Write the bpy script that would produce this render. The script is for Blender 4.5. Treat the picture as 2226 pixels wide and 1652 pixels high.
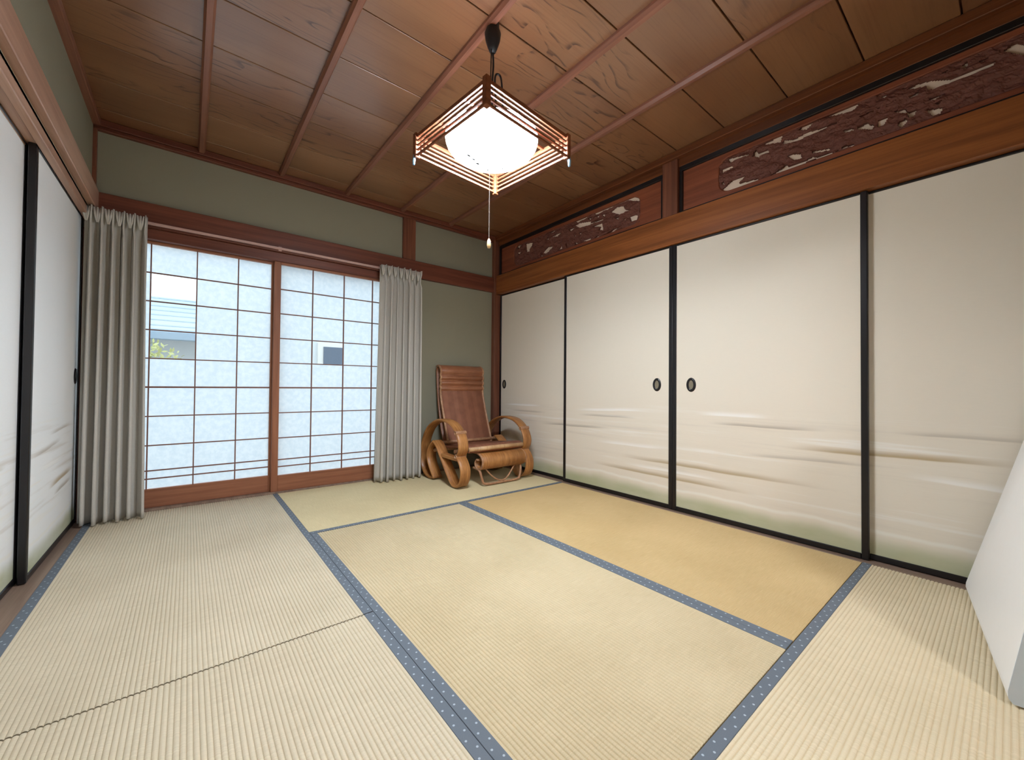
import bpy, math, random
from mathutils import Vector, Matrix

# ------------------------------------------------------------------ scene, camera, light
for o in list(bpy.data.objects):
    bpy.data.objects.remove(o)
scene = bpy.context.scene
COL = scene.collection
random.seed(7)

# camera (x: along the window wall, y: away from the viewer, z: up; window wall at y=0, right wall at x=0)
CAM = Vector((-2.4206, -3.2737, 0.7779))
YAW, PITCH, ROLL = 0.6781, 0.0149, 0.0090
cyw, syw, cp, sp = math.cos(YAW), math.sin(YAW), math.cos(PITCH), math.sin(PITCH)
fwd = Vector((syw * cp, cyw * cp, sp))
rgt = Vector((cyw, -syw, 0))
upv = rgt.cross(fwd)
r2 = math.cos(ROLL) * rgt + math.sin(ROLL) * upv
u2 = -math.sin(ROLL) * rgt + math.cos(ROLL) * upv
cam_d = bpy.data.cameras.new('camera')
cam = bpy.data.objects.new('camera', cam_d)
COL.objects.link(cam)
m = Matrix.Identity(4)
for i in range(3):
    m[i][0], m[i][1], m[i][2], m[i][3] = r2[i], u2[i], -fwd[i], CAM[i]
cam.matrix_world = m
cam_d.sensor_width = 36.0
cam_d.sensor_fit = 'HORIZONTAL'
cam_d.lens = 874.0 / 2226.0 * 36.0
cam_d.clip_start = 0.02
scene.camera = cam

# sky: bright even overcast daylight outside the window
world = bpy.data.worlds.new('sky')
scene.world = world
world.use_nodes = True
wn = world.node_tree
wn.nodes.clear()
wo = wn.nodes.new('ShaderNodeOutputWorld')
wb = wn.nodes.new('ShaderNodeBackground')
wb.inputs[0].default_value = (0.87, 0.95, 1.0, 1)
wb.inputs[1].default_value = 2.2
wn.links.new(wb.outputs[0], wo.inputs[0])

LAMP_POWER = 83.0        # radiance of the opal bowl of the pendant lamp
NEXT_ROOM_LAMP = 110.0    # pendant lamp of the room behind the camera

cy = scene.cycles
cy.max_bounces = 6
cy.adaptive_threshold = 0.06
cy.use_light_tree = False
cy.diffuse_bounces = 4
cy.glossy_bounces = 3
cy.transmission_bounces = 4
cy.transparent_max_bounces = 8
cy.caustics_reflective = False
cy.caustics_refractive = False

scene.view_settings.view_transform = 'Standard'
scene.view_settings.look = 'None'
scene.view_settings.exposure = 0.0
scene.view_settings.gamma = 1.0
scene.view_settings.use_curve_mapping = False

# ------------------------------------------------------------------ mesh helpers
class MB:
    """collects shapes in world coordinates; build() links them as one mesh object"""
    def __init__(self):
        self.v, self.f = [], []
    def add(self, vs, fs):
        n = len(self.v)
        self.v += [tuple(p) for p in vs]
        self.f += [tuple(i + n for i in q) for q in fs]
        return self
    def box(self, x0, x1, y0, y1, z0, z1, b=0.0):
        if x0 > x1: x0, x1 = x1, x0
        if y0 > y1: y0, y1 = y1, y0
        if z0 > z1: z0, z1 = z1, z0
        b = min(b, (x1 - x0) * .45, (y1 - y0) * .45, (z1 - z0) * .45)
        if b <= 0:
            vs = [(x, y, z) for z in (z0, z1) for y in (y0, y1) for x in (x0, x1)]
            return self.add(vs, [(0, 2, 3, 1), (4, 5, 7, 6), (0, 1, 5, 4), (2, 6, 7, 3), (0, 4, 6, 2), (1, 3, 7, 5)])
        vs, idx = [], {}
        X, Y, Z = (x0, x1), (y0, y1), (z0, z1)
        for i in (0, 1):
            for j in (0, 1):
                for k in (0, 1):
                    sx, sy, sz = 1 - 2 * i, 1 - 2 * j, 1 - 2 * k
                    p = (X[i], Y[j], Z[k])
                    idx[i, j, k, 0] = len(vs); vs.append((p[0], p[1] + sy * b, p[2] + sz * b))
                    idx[i, j, k, 1] = len(vs); vs.append((p[0] + sx * b, p[1], p[2] + sz * b))
                    idx[i, j, k, 2] = len(vs); vs.append((p[0] + sx * b, p[1] + sy * b, p[2]))
        fs = []
        q4 = [(0, 0), (1, 0), (1, 1), (0, 1)]
        for s in (0, 1):
            fs.append([idx[s, a, c, 0] for a, c in q4])
            fs.append([idx[a, s, c, 1] for a, c in q4])
            fs.append([idx[a, c, s, 2] for a, c in q4])
        for a in (0, 1):
            for c in (0, 1):
                fs.append([idx[a, c, 0, 0], idx[a, c, 1, 0], idx[a, c, 1, 1], idx[a, c, 0, 1]])
                fs.append([idx[a, 0, c, 0], idx[a, 1, c, 0], idx[a, 1, c, 2], idx[a, 0, c, 2]])
                fs.append([idx[0, a, c, 1], idx[1, a, c, 1], idx[1, a, c, 2], idx[0, a, c, 2]])
        for i in (0, 1):
            for j in (0, 1):
                for k in (0, 1):
                    fs.append([idx[i, j, k, 0], idx[i, j, k, 1], idx[i, j, k, 2]])
        return self.add(vs, fs)
    def tube(self, pts, r, n=8, cap=True):
        pts = [Vector(p) for p in pts]
        rs = r if isinstance(r, (list, tuple)) else [r] * len(pts)
        vs, fs = [], []
        prev = None
        for i, p in enumerate(pts):
            t = (pts[min(i + 1, len(pts) - 1)] - pts[max(i - 1, 0)])
            if t.length < 1e-9: t = Vector((0, 0, 1))
            t.normalize()
            a = prev if prev is not None else (Vector((1, 0, 0)) if abs(t.x) < .8 else Vector((0, 1, 0)))
            a = (a - t * a.dot(t)); a.normalize(); prev = a
            b = t.cross(a)
            for k in range(n):
                w = 2 * math.pi * k / n
                vs.append(p + (a * math.cos(w) + b * math.sin(w)) * rs[i])
        for i in range(len(pts) - 1):
            for k in range(n):
                k2 = (k + 1) % n
                fs.append((i * n + k, i * n + k2, (i + 1) * n + k2, (i + 1) * n + k))
        if cap:
            fs.append(tuple(range(n))[::-1]); fs.append(tuple((len(pts) - 1) * n + k for k in range(n)))
        return self.add(vs, fs)
    def lathe(self, prof, c=(0, 0), n=32):
        vs, fs = [], []
        for r, z in prof:
            for k in range(n):
                w = 2 * math.pi * k / n
                vs.append((c[0] + r * math.cos(w), c[1] + r * math.sin(w), z))
        for i in range(len(prof) - 1):
            for k in range(n):
                k2 = (k + 1) % n
                fs.append((i * n + k, i * n + k2, (i + 1) * n + k2, (i + 1) * n + k))
        if prof[0][0] > 1e-6: fs.append(tuple(range(n)))
        if prof[-1][0] > 1e-6: fs.append(tuple((len(prof) - 1) * n + k for k in range(n)))
        return self.add(vs, fs)
    def strip(self, path, x0, x1, th, closed=False, crown=0.0):
        """a bent strip: path of (y,z) points is its middle line, spanning x0..x1, thickness th"""
        P = [Vector((p[0], p[1])) for p in path]
        n = len(P)
        vs, fs = [], []
        for i in range(n):
            if closed: t = P[(i + 1) % n] - P[i - 1]
            else: t = P[min(i + 1, n - 1)] - P[max(i - 1, 0)]
            t.normalize()
            nn = Vector((-t.y, t.x))
            a, b = P[i] + nn * th / 2, P[i] - nn * th / 2
            e = min(th * .35, .006)
            a2, b2 = P[i] + nn * (th / 2 - e), P[i] - nn * (th / 2 - e)
            vs += [(x0, a2.x, a2.y), (x0 + e, a.x, a.y), (x1 - e, a.x, a.y), (x1, a2.x, a2.y),
                   (x1, b2.x, b2.y), (x1 - e, b.x, b.y), (x0 + e, b.x, b.y), (x0, b2.x, b2.y)]
        m_ = n if closed else n - 1
        for i in range(m_):
            j = (i + 1) % n
            for k in range(8):
                k2 = (k + 1) % 8
                fs.append((i * 8 + k, i * 8 + k2, j * 8 + k2, j * 8 + k))
        if not closed:
            fs.append(tuple(range(8))[::-1]); fs.append(tuple((n - 1) * 8 + k for k in range(8)))
        return self.add(vs, fs)
    def build(self, name, mat, parent=None, smooth=False, loc=None):
        """loc: origin for a top-level mesh; with a parent the parent's location is taken off"""
        o3 = Vector(loc) if loc is not None else (parent['_o'] if parent is not None else Vector((0, 0, 0)))
        o3 = Vector(o3)
        me = bpy.data.meshes.new(name)
        me.from_pydata([(p[0] - o3.x, p[1] - o3.y, p[2] - o3.z) for p in self.v], [], self.f)
        me.validate()
        import bmesh
        bm = bmesh.new(); bm.from_mesh(me)
        bmesh.ops.recalc_face_normals(bm, faces=bm.faces)
        bm.to_mesh(me); bm.free()
        if smooth:
            for p in me.polygons: p.use_smooth = True
        me.materials.append(mat)
        o = bpy.data.objects.new(name, me)
        COL.objects.link(o)
        o['_o'] = tuple(o3)
        if parent is not None:
            o.parent = parent
        else:
            o.location = o3
        return o

def empty(name, loc=(0, 0, 0), rz=0.0, local=False):
    o = bpy.data.objects.new(name, None)
    COL.objects.link(o)
    o.location = loc
    o.rotation_euler = (0, 0, rz)
    o.empty_display_size = .1
    o['_o'] = (0, 0, 0) if local else tuple(loc)
    return o

def tag(o, label, cat, group=None):
    o['label'] = label; o['category'] = cat
    if group: o['group'] = group
    return o

def struct(o, label=None):
    o['kind'] = 'structure'
    if label: o['label'] = label
    return o

def box_obj(name, mat, parent, x0, x1, y0, y1, z0, z1, b=.002):
    return MB().box(x0, x1, y0, y1, z0, z1, b).build(name, mat, parent)

def smooth_path(P, k=6, closed=False):
    """Catmull-Rom through 2D/3D points"""
    P = [Vector(p) for p in P]
    n = len(P); out = []
    for i in range(n if closed else n - 1):
        if closed: a, b, c, d = P[i - 1], P[i], P[(i + 1) % n], P[(i + 2) % n]
        else: a, b, c, d = P[max(i - 1, 0)], P[i], P[i + 1], P[min(i + 2, n - 1)]
        for j in range(k):
            t = j / k
            out.append(.5 * ((2 * b) + (c - a) * t + (2 * a - 5 * b + 4 * c - d) * t * t + (3 * b - a - 3 * c + d) * t ** 3))
    if not closed: out.append(P[-1])
    return out

# ------------------------------------------------------------------ material helpers
def lin(r, g, b):
    f = lambda c: ((c / 255 + .055) / 1.055) ** 2.4 if c > 10 else c / 255 / 12.92
    return (f(r), f(g), f(b), 1)

class NT:
    def __init__(self, name):
        self.m = bpy.data.materials.new(name)
        self.m.use_nodes = True
        self.t = self.m.node_tree
        self.p = self.t.nodes['Principled BSDF']
        self.out = self.t.nodes['Material Output']
    def n(self, typ, **kw):
        nd = self.t.nodes.new(typ)
        for k, v in kw.items():
            if k.startswith('i_'): self.set(nd.inputs[k[2:].replace('_', ' ')], v)
            elif k.startswith('n') and k[1:].isdigit(): self.set(nd.inputs[int(k[1:])], v)
            else: setattr(nd, k, v)
        return nd
    def set(self, s, v):
        if isinstance(v, bpy.types.NodeSocket): self.t.links.new(v, s)
        else: s.default_value = v
    def math(self, op, a, b=0.0, c=0.0, clamp=False):
        nd = self.t.nodes.new('ShaderNodeMath'); nd.operation = op; nd.use_clamp = clamp
        for i, v in enumerate((a, b, c)): self.set(nd.inputs[i], v)
        return nd.outputs[0]
    def ss(self, x, lo, hi, a=0.0, b=1.0):
        nd = self.n('ShaderNodeMapRange', interpolation_type='SMOOTHSTEP')
        for i, v in enumerate((x, lo, hi, a, b)): self.set(nd.inputs[i], v)
        return nd.outputs[0]
    def mix(self, f, a, b):
        nd = self.n('ShaderNodeMix', data_type='RGBA')
        self.set(nd.inputs[0], f); self.set(nd.inputs[6], a); self.set(nd.inputs[7], b)
        return nd.outputs[2]
    def coords(self, kind='Object'):
        if kind == 'World': return self.n('ShaderNodeNewGeometry').outputs['Position']
        return self.n('ShaderNodeTexCoord').outputs[kind]
    def xyz(self, v):
        return self.n('ShaderNodeSeparateXYZ', n0=v).outputs
    def mapped(self, v, scale=(1, 1, 1), loc=(0, 0, 0)):
        mp = self.n('ShaderNodeMapping', n0=v)
        mp.inputs['Scale'].default_value = scale
        self.set(mp.inputs['Location'], loc)
        return mp.outputs[0]
    def noise(self, v, scale=5, detail=4, rough=.55, dist=0.0):
        return self.n('ShaderNodeTexNoise', i_Vector=v, i_Scale=scale, i_Detail=detail, i_Roughness=rough, i_Distortion=dist).outputs[0]
    def bump(self, h, strength=.3, dist=.002):
        return self.n('ShaderNodeBump', i_Strength=strength, i_Distance=dist, i_Height=h).outputs[0]
    def done(self, col, rough=.6, bump=None, spec=.4):
        self.set(self.p.inputs['Base Color'], col)
        self.set(self.p.inputs['Roughness'], rough)
        self.p.inputs['Specular IOR Level'].default_value = spec
        if bump is not None: self.set(self.p.inputs['Normal'], bump)
        return self.m

def plain(name, c, rough=.6, spec=.4, var=.08, scale=30):
    k = NT(name)
    nz = k.noise(k.coords(), scale, 3)
    d = tuple(x * (1 - var) for x in c[:3]) + (1,)
    l = tuple(min(1, x * (1 + var)) for x in c[:3]) + (1,)
    return k.done(k.mix(nz, d, l), rough, None, spec)

def wood(name, c1, c2, axis='x', grain=1.0, rough=.5, spec=.35, offset=False):
    """streaky straight-grained timber; axis = direction of the grain"""
    k = NT(name)
    v = k.coords()
    if offset:
        rnd = k.n('ShaderNodeObjectInfo').outputs['Random']
        off = k.n('ShaderNodeCombineXYZ', n0=k.math('MULTIPLY', rnd, 37.0), n1=k.math('MULTIPLY', rnd, 91.0), n2=rnd).outputs[0]
        v = k.n('ShaderNodeVectorMath', operation='ADD', n0=v, n1=off).outputs[0]
    s = [26 * grain] * 3
    s['xyz'.index(axis)] = 1.1 * grain
    a = k.noise(k.mapped(v, tuple(s)), 1.0, 6, .6, .4)
    s2 = [120 * grain] * 3
    s2['xyz'.index(axis)] = 3 * grain
    b = k.noise(k.mapped(v, tuple(s2)), 1.0, 3, .6)
    t = k.math('ADD', k.math('MULTIPLY', a, .75), k.math('MULTIPLY', b, .25))
    f = k.ss(t, .33, .67)
    return k.done(k.mix(f, c1, c2), rough, k.bump(b, .12, .001), spec)

# ------------------------------------------------------------------ materials
M_ = {}
def ceiling_board_material():
    k = NT('cedar_ceiling_board')
    v = k.coords()
    rnd = k.n('ShaderNodeObjectInfo').outputs['Random']
    off = k.n('ShaderNodeCombineXYZ', n0=k.math('MULTIPLY', rnd, 53.0), n1=k.math('MULTIPLY', rnd, 17.0), n2=0.0).outputs[0]
    v = k.n('ShaderNodeVectorMath', operation='ADD', n0=v, n1=off).outputs[0]
    big = k.noise(k.mapped(v, (1.5, 5.0, 1)), 1.0, 2, .5, .6)
    y = k.xyz(v)[1]
    ph = k.math('ADD', k.math('MULTIPLY', y, 16.0), k.math('MULTIPLY', big, 7.5))
    ring = k.math('FRACT', ph)
    line = k.math('MULTIPLY', k.ss(ring, .70, .97), k.ss(ring, 1.0, .97))
    mask = k.ss(k.noise(k.mapped(v, (.9, 2.2, 1), (3, 1, 0)), 1.0, 2), .46, .60)
    brk = k.ss(k.noise(k.mapped(v, (9, 60, 1)), 1.0, 2), .36, .58)
    line = k.math('MULTIPLY', k.math('MULTIPLY', line, brk), k.math('ADD', k.math('MULTIPLY', mask, .75), .06))
    fine = k.noise(k.mapped(v, (3, 110, 1)), 1.0, 4)
    tone = k.noise(k.mapped(v, (.7, 2.5, 1)), 1.0, 2)
    base = k.mix(k.ss(tone, .3, .7), lin(124, 84, 56), lin(148, 106, 74))
    base = k.mix(k.math('MULTIPLY', k.ss(fine, .45, .75), .35), base, lin(108, 64, 42))
    col = k.mix(line, base, lin(62, 32, 22))
    return k.done(col, .29, k.bump(fine, .06, .001), .95)
M_['ceil'] = ceiling_board_material()
M_['batten'] = wood('dark_red_batten', lin(120, 78, 62), lin(150, 102, 82), 'y', rough=.38)
M_['beam_x'] = wood('red_brown_beam', lin(92, 50, 38), lin(122, 70, 52), 'x', rough=.42)
M_['beam_y'] = wood('red_brown_beam_long', lin(112, 62, 32), lin(156, 94, 50), 'y', grain=.7, rough=.36)
M_['beam_top'] = wood('dark_brown_upper_beam', lin(88, 48, 26), lin(122, 70, 38), 'y', grain=.7, rough=.4)
M_['beam_left'] = wood('pale_brown_beam', lin(164, 126, 106), lin(194, 156, 134), 'y', grain=.7, rough=.36)
M_['post'] = wood('red_brown_post', lin(100, 60, 46), lin(134, 84, 62), 'z', rough=.42)
M_['shoji_wood'] = wood('shoji_cedar', lin(134, 84, 60), lin(164, 108, 78), 'x', rough=.5)
M_['shoji_post'] = wood('shoji_cedar_upright', lin(134, 84, 60), lin(164, 108, 78), 'z', rough=.5)
M_['lattice'] = plain('lattice_cedar', lin(126, 84, 72), .55)
M_['sill'] = wood('worn_sill', lin(120, 98, 84), lin(150, 126, 108), 'y', rough=.5)
M_['transom'] = wood('transom_cedar', lin(118, 62, 42), lin(150, 84, 56), 'y', grain=.8, rough=.5)
M_['carving'] = plain('carved_cedar', lin(112, 68, 56), .6, .3, .25, 40)
M_['lacquer'] = plain('black_lacquer', lin(20, 17, 20), .32, .5, .1)
M_['backing'] = plain('transom_backing_paper', lin(236, 214, 190), .8, .2, .02)
M_['brass'] = plain('dull_brass', lin(128, 118, 98), .4, .5, .1)
M_['white'] = plain('off_white_shell', lin(242, 240, 236), .5, .35, .015)
M_['blue_grey'] = plain('blue_grey_edge', lin(176, 184, 190), .5, .35, .02)
M_['cable'] = plain('black_cable', lin(22, 22, 24), .45)
M_['clip'] = plain('pale_blue_clip', lin(120, 150, 175), .4)
M_['rail'] = plain('rail_pinkish', lin(196, 160, 150), .4, .5)
M_['string'] = plain('grey_string', lin(96, 88, 80), .8)
M_['knob'] = plain('ivory_knob', lin(226, 190, 140), .4)
M_['lampwood'] = wood('lamp_cedar', lin(104, 58, 36), lin(136, 80, 52), 'x', grain=2, rough=.5)

def plaster(name, c):
    k = NT(name)
    v = k.coords()
    a = k.noise(v, 220, 3)
    b = k.noise(v, 3, 3)
    d = tuple(x * .86 for x in c[:3]) + (1,)
    return k.done(k.mix(k.math('ADD', k.math('MULTIPLY', a, .5), k.math('MULTIPLY', b, .5)), d, c), .9, k.bump(a, .25, .002), .15)
M_['plaster'] = plaster('sage_plaster', lin(150, 146, 127))
M_['plaster_next'] = plaster('cream_plaster', lin(214, 204, 186))

def tatami_mat(name, axis, c_lo, c_hi):
    """axis: direction of the ribs (long side); rush strands run across"""
    k = NT(name)
    v = k.coords()
    s = (14, 700, 1) if axis == 'x' else (700, 14, 1)
    s = (s[1], s[0], 1)
    strands = k.noise(k.mapped(v, s), 1.0, 2, .6)
    blot = k.noise(v, 2.2, 3)
    t = k.math('ADD', k.math('MULTIPLY', strands, .6), k.math('MULTIPLY', blot, .4))
    return k.done(k.mix(k.ss(t, .3, .7), c_lo, c_hi), .62, k.bump(strands, .25, .0008), .3)
M_['tatami_left'] = tatami_mat('tatami_rush_pale', 'y', lin(198, 184, 156), lin(220, 207, 180))
M_['tatami_x'] = tatami_mat('tatami_rush_cross', 'x', lin(208, 192, 158), lin(230, 215, 184))
M_['tatami_gold_sheen'] = tatami_mat('tatami_rush_deep_gold_sheen', 'y', lin(190, 162, 112), lin(210, 183, 134))  # deeper gold: light and rush sheen on this mat put into the colour
M_['tatami_far'] = tatami_mat('tatami_rush_far_sheen', 'x', lin(194, 178, 138), lin(214, 199, 158))  # warmer tone carries the mat's light and sheen, painted into the rush
M_['tatami_y'] = tatami_mat('tatami_rush_gold_sheen', 'y', lin(192, 173, 136), lin(212, 195, 160))  # gold hue is directional sheen, painted as colour

def heri(name, axis):
    """grey-blue cloth border with two staggered rows of small white dots"""
    k = NT(name)
    v = k.coords('World')
    X = k.xyz(v)
    G = k.xyz(k.coords('Generated'))
    l, w = (X[0], G[1]) if axis == 'x' else (X[1], G[0])
    def row(wc, l_off):
        a = k.math('MULTIPLY', k.math('SUBTRACT', k.math('FRACT', k.math('ADD', k.math('DIVIDE', l, .052), l_off)), .5), .052)
        b = k.math('MULTIPLY', k.math('SUBTRACT', w, wc), .031)
        d = k.math('SQRT', k.math('ADD', k.math('MULTIPLY', a, a), k.math('MULTIPLY', b, b)))
        return k.ss(d, .0034, .0022)
    dots = k.math('MAXIMUM', row(.30, .0), row(.70, .5))
    weave = k.noise(v, 900, 2)
    base = k.mix(weave, lin(92, 100, 108), lin(116, 124, 132))
    return k.done(k.mix(dots, base, lin(172, 184, 192)), .7, k.bump(weave, .2, .0005), .25)
M_['heri_x'] = heri('border_cloth_cross', 'x')
M_['heri_y'] = heri('border_cloth_long', 'y')

def fusuma_paper(name, strokes, hill, cream):
    """cream paper printed with a misty shore: brushed bands and a green rise along the foot"""
    k = NT(name)
    v = k.coords('World')
    X = k.xyz(v)
    y, z = X[1], X[2]
    fib = k.noise(k.mapped(v, (1, 30, 300)), 1.0, 3)
    base = k.mix(fib, tuple(c * .96 for c in cream[:3]) + (1,), cream)
    wob = k.math('MULTIPLY', k.math('SUBTRACT', k.noise(k.mapped(v, (1, 2.5, 2)), 1.0, 3), .5), .05)
    # soft mist bands
    mist = k.noise(k.mapped(v, (1, .9, 26)), 1.0, 4, .6)
    band = k.math('MULTIPLY', k.ss(z, .10, .25), k.ss(z, .72, .5))
    base = k.mix(k.math('MULTIPLY', k.ss(mist, .52, .72), k.math('MULTIPLY', band, .45)), base, lin(202, 192, 178))
    base = k.mix(k.math('MULTIPLY', k.ss(mist, .46, .30), k.math('MULTIPLY', band, .7)), base, lin(240, 237, 230))
    # green rise at the foot
    hn = k.math('ADD', hill, k.math('MULTIPLY', wob, 1.4))
    edge = k.ss(z, hn, k.math('SUBTRACT', hn, .07))
    tex = k.noise(k.mapped(v, (1, 3, 9)), 1.0, 4)
    base = k.mix(k.math('MULTIPLY', edge, k.ss(tex, .15, .75, .6, 1.0)), base, lin(178, 181, 144))
    rim = k.math('MULTIPLY', k.ss(z, k.math('ADD', hn, .016), k.math('ADD', hn, .004)), k.ss(z, k.math('SUBTRACT', hn, .012), k.math('ADD', hn, .002)))
    base = k.mix(k.math('MULTIPLY', rim, .55), base, lin(240, 238, 228))
    for (ya, za, yb, zb, h, colr, al) in strokes:
        if ya > yb: ya, za, yb, zb = yb, zb, ya, za
        ex = k.math('MULTIPLY', k.ss(y, ya, ya + (yb - ya) * .35), k.ss(y, yb, yb - (yb - ya) * .35))
        zc = k.math('ADD', k.math('MULTIPLY', k.math('SUBTRACT', y, ya), (zb - za) / (yb - ya)), k.math('ADD', k.math('MULTIPLY', wob, .35), za))
        dd = k.math('SUBTRACT', z, zc)
        up = k.math('MULTIPLY', k.ss(dd, -h * .25, 0.0), k.ss(dd, h, 0.0))
        base = k.mix(k.math('MULTIPLY', k.math('MULTIPLY', ex, up), al), base, colr)
    return k.done(base, .75, k.bump(fib, .05, .0005), .2)

BR, GR, WH = lin(170, 146, 104), lin(168, 156, 140), lin(246, 244, 240)
STROKES_R = [
    (-1.45, .285, -2.75, .292, .030, BR, .75), (-1.20, .196, -2.45, .197, .030, BR, .75),
    (-2.50, .467, -3.35, .490, .032, BR, .8), (-0.62, .449, -1.48, .472, .024, GR, .7),
    (-2.12, .568, -2.74, .568, .022, GR, .7), (-0.10, .600, -0.70, .600, .022, WH, .8),
    (-1.10, .556, -1.68, .562, .022, GR, .55), (-1.05, .590, -1.80, .622, .024, WH, .75),
    (-1.25, .360, -1.95, .382, .03, WH, .6), (-2.30, .406, -2.92, .428, .022, GR, .5),
    (-2.92, .584, -3.40, .584, .022, GR, .5), (-2.05, .62, -2.5, .62, .03, WH, .7),
    (-0.2, .545, -.75, .545, .02, GR, .5), (-2.95, .40, -3.45, .38, .03, WH, .6), (-1.5, .235, -2.3, .24, .025, WH, .6),
]
STROKES_L = [(-0.10, .32, -.60, .30, .03, BR, .8), (-0.12, .27, -.5, .255, .025, GR, .7), (-.35, .50, -.85, .47, .024, GR, .55),
             (-.15, .56, -.6, .54, .02, GR, .5), (-.98, .47, -1.5, .45, .03, BR, .7), (-1.0, .38, -1.5, .37, .025, GR, .7), (-.3, .40, -.8, .41, .03, WH, .6)]
M_['fusuma_r'] = fusuma_paper('painted_sliding_door_paper', STROKES_R, .135, lin(229, 219, 202))
M_['fusuma_l'] = fusuma_paper('painted_sliding_door_paper_side', STROKES_L, .13, lin(242, 243, 243))

def paper_pane():
    """shoji sheet: mostly scatters the daylight, a little of the outside shows through"""
    k = NT('shoji_sheet')
    v = k.coords('World')
    fib = k.noise(v, 34, 4, .65)
    col = k.mix(k.ss(fib, .35, .65), (.80, .88, .93, 1), (.90, .96, .99, 1))
    tr = k.n('ShaderNodeBsdfTranslucent', n0=col)
    df = k.n('ShaderNodeBsdfDiffuse', n0=(.85, .87, .88, 1))
    tp = k.n('ShaderNodeBsdfTransparent', n0=(.95, .98, 1, 1))
    a = k.n('ShaderNodeMixShader', n0=.16, n1=tr.outputs[0], n2=df.outputs[0])
    b = k.n('ShaderNodeMixShader', n0=.16, n1=a.outputs[0], n2=tp.outputs[0])
    k.t.links.new(b.outputs[0], k.out.inputs[0])
    return k.m
M_['paper'] = paper_pane()
def clear_pane():
    k = NT('clear_glass')
    tp = k.n('ShaderNodeBsdfTransparent', n0=(.93, .97, .98, 1))
    gl = k.n('ShaderNodeBsdfGlossy', n0=(.9, .95, 1, 1), n1=.05)
    b = k.n('ShaderNodeMixShader', n0=.06, n1=tp.outputs[0], n2=gl.outputs[0])
    k.t.links.new(b.outputs[0], k.out.inputs[0])
    return k.m
M_['glass'] = clear_pane()

def cloth():
    k = NT('greige_curtain_cloth')
    v = k.coords()
    w = k.noise(k.mapped(v, (600, 600, 90)), 1.0, 2)
    col = k.mix(w, lin(184, 179, 170), lin(206, 202, 194))
    return k.done(col, .85, k.bump(w, .2, .0006), .15)
M_['cloth'] = cloth()

def emit(name, c, s):
    k = NT(name)
    k.p.inputs['Base Color'].default_value = (.9, .9, .9, 1)
    k.p.inputs['Emission Color'].default_value = c
    k.p.inputs['Emission Strength'].default_value = s
    return k.m
M_['opal'] = emit('lit_opal_bowl', (.86, .95, 1.06, 1), LAMP_POWER)
def ring_glow():
    # circular fluorescent tube: the bowl glows most above the tube and round its side
    t = M_['opal'].node_tree
    k = NT.__new__(NT); k.t = t; k.m = M_['opal']
    X = k.xyz(k.coords())
    r = k.math('SQRT', k.math('ADD', k.math('MULTIPLY', X[0], X[0]), k.math('MULTIPLY', X[1], X[1])))
    s = k.math('ADD', k.ss(r, .05, .12, .14, .34), k.math('MULTIPLY', k.ss(r, .125, .160, .0, 2.9), k.ss(r, .1885, .176, .06, 1.0)))
    t.links.new(k.math('MULTIPLY', s, LAMP_POWER), t.nodes['Principled BSDF'].inputs['Emission Strength'])
ring_glow()
M_['opal_top'] = emit('lit_opal_top', (.88, .95, 1.03, 1), LAMP_POWER * .09)
M_['opal_next'] = emit('lit_opal_next_room', (.90, .96, 1.03, 1), NEXT_ROOM_LAMP)

def rattan(name, c1, c2, vec=(1, 1, 1), dens=60):
    k = NT(name)
    v = k.coords()
    n1 = k.noise(k.mapped(v, vec), dens, 3)
    n2 = k.noise(v, 9, 3)
    t = k.math('ADD', k.math('MULTIPLY', n1, .55), k.math('MULTIPLY', n2, .45))
    return k.done(k.mix(k.ss(t, .32, .68), c1, c2), .38, k.bump(n1, .3, .002), .45)
M_['cane'] = rattan('honey_bent_cane', lin(138, 88, 46), lin(188, 132, 76), (2.2, .12, .12))
M_['cane_pole'] = rattan('pale_cane_pole', lin(150, 106, 76), lin(188, 144, 108))
def weave():
    k = NT('woven_cane')
    X = k.xyz(k.coords())
    a = k.math('SINE', k.math('MULTIPLY', X[0], 520.0))
    b = k.math('SINE', k.math('MULTIPLY', k.math('ADD', X[2], k.math('MULTIPLY', X[1], .6)), 520.0))
    h = k.math('MULTIPLY', a, b)
    n2 = k.noise(k.coords(), 14, 3)
    vs_ = k.ss(k.math('SINE', k.math('MULTIPLY', X[0], 62.0)), -.2, .6)
    t = k.math('ADD', k.math('MULTIPLY', k.ss(h, -.6, .6), .35), k.math('ADD', k.math('MULTIPLY', n2, .45), k.math('MULTIPLY', vs_, .12)))
    return k.done(k.mix(k.ss(t, .15, .75), lin(112, 68, 50), lin(160, 106, 80)), .5, k.bump(h, .5, .002), .35)
M_['weave'] = weave()
M_['cane_pale'] = rattan('pale_split_cane', lin(176, 134, 92), lin(214, 176, 132), (6, .3, .3))
M_['headrest'] = rattan('split_cane_wrap', lin(128, 80, 54), lin(166, 110, 78), (.15, 1, 6))

# ------------------------------------------------------------------ the setting
# floor: sub-floor with the timber strips round the mats
fl = struct(MB().box(-2.97, .12, -6.9, .12, -.12, -.055).build('floor', M_['sill']), 'timber floor under the tatami mats')
box_obj('threshold_board', M_['sill'], fl, -2.96, -2.852, -3.8, .0, -.055, .000)
box_obj('threshold_board', M_['sill'], fl, -.046, .10, -3.8, .0, -.055, .000)

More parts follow.
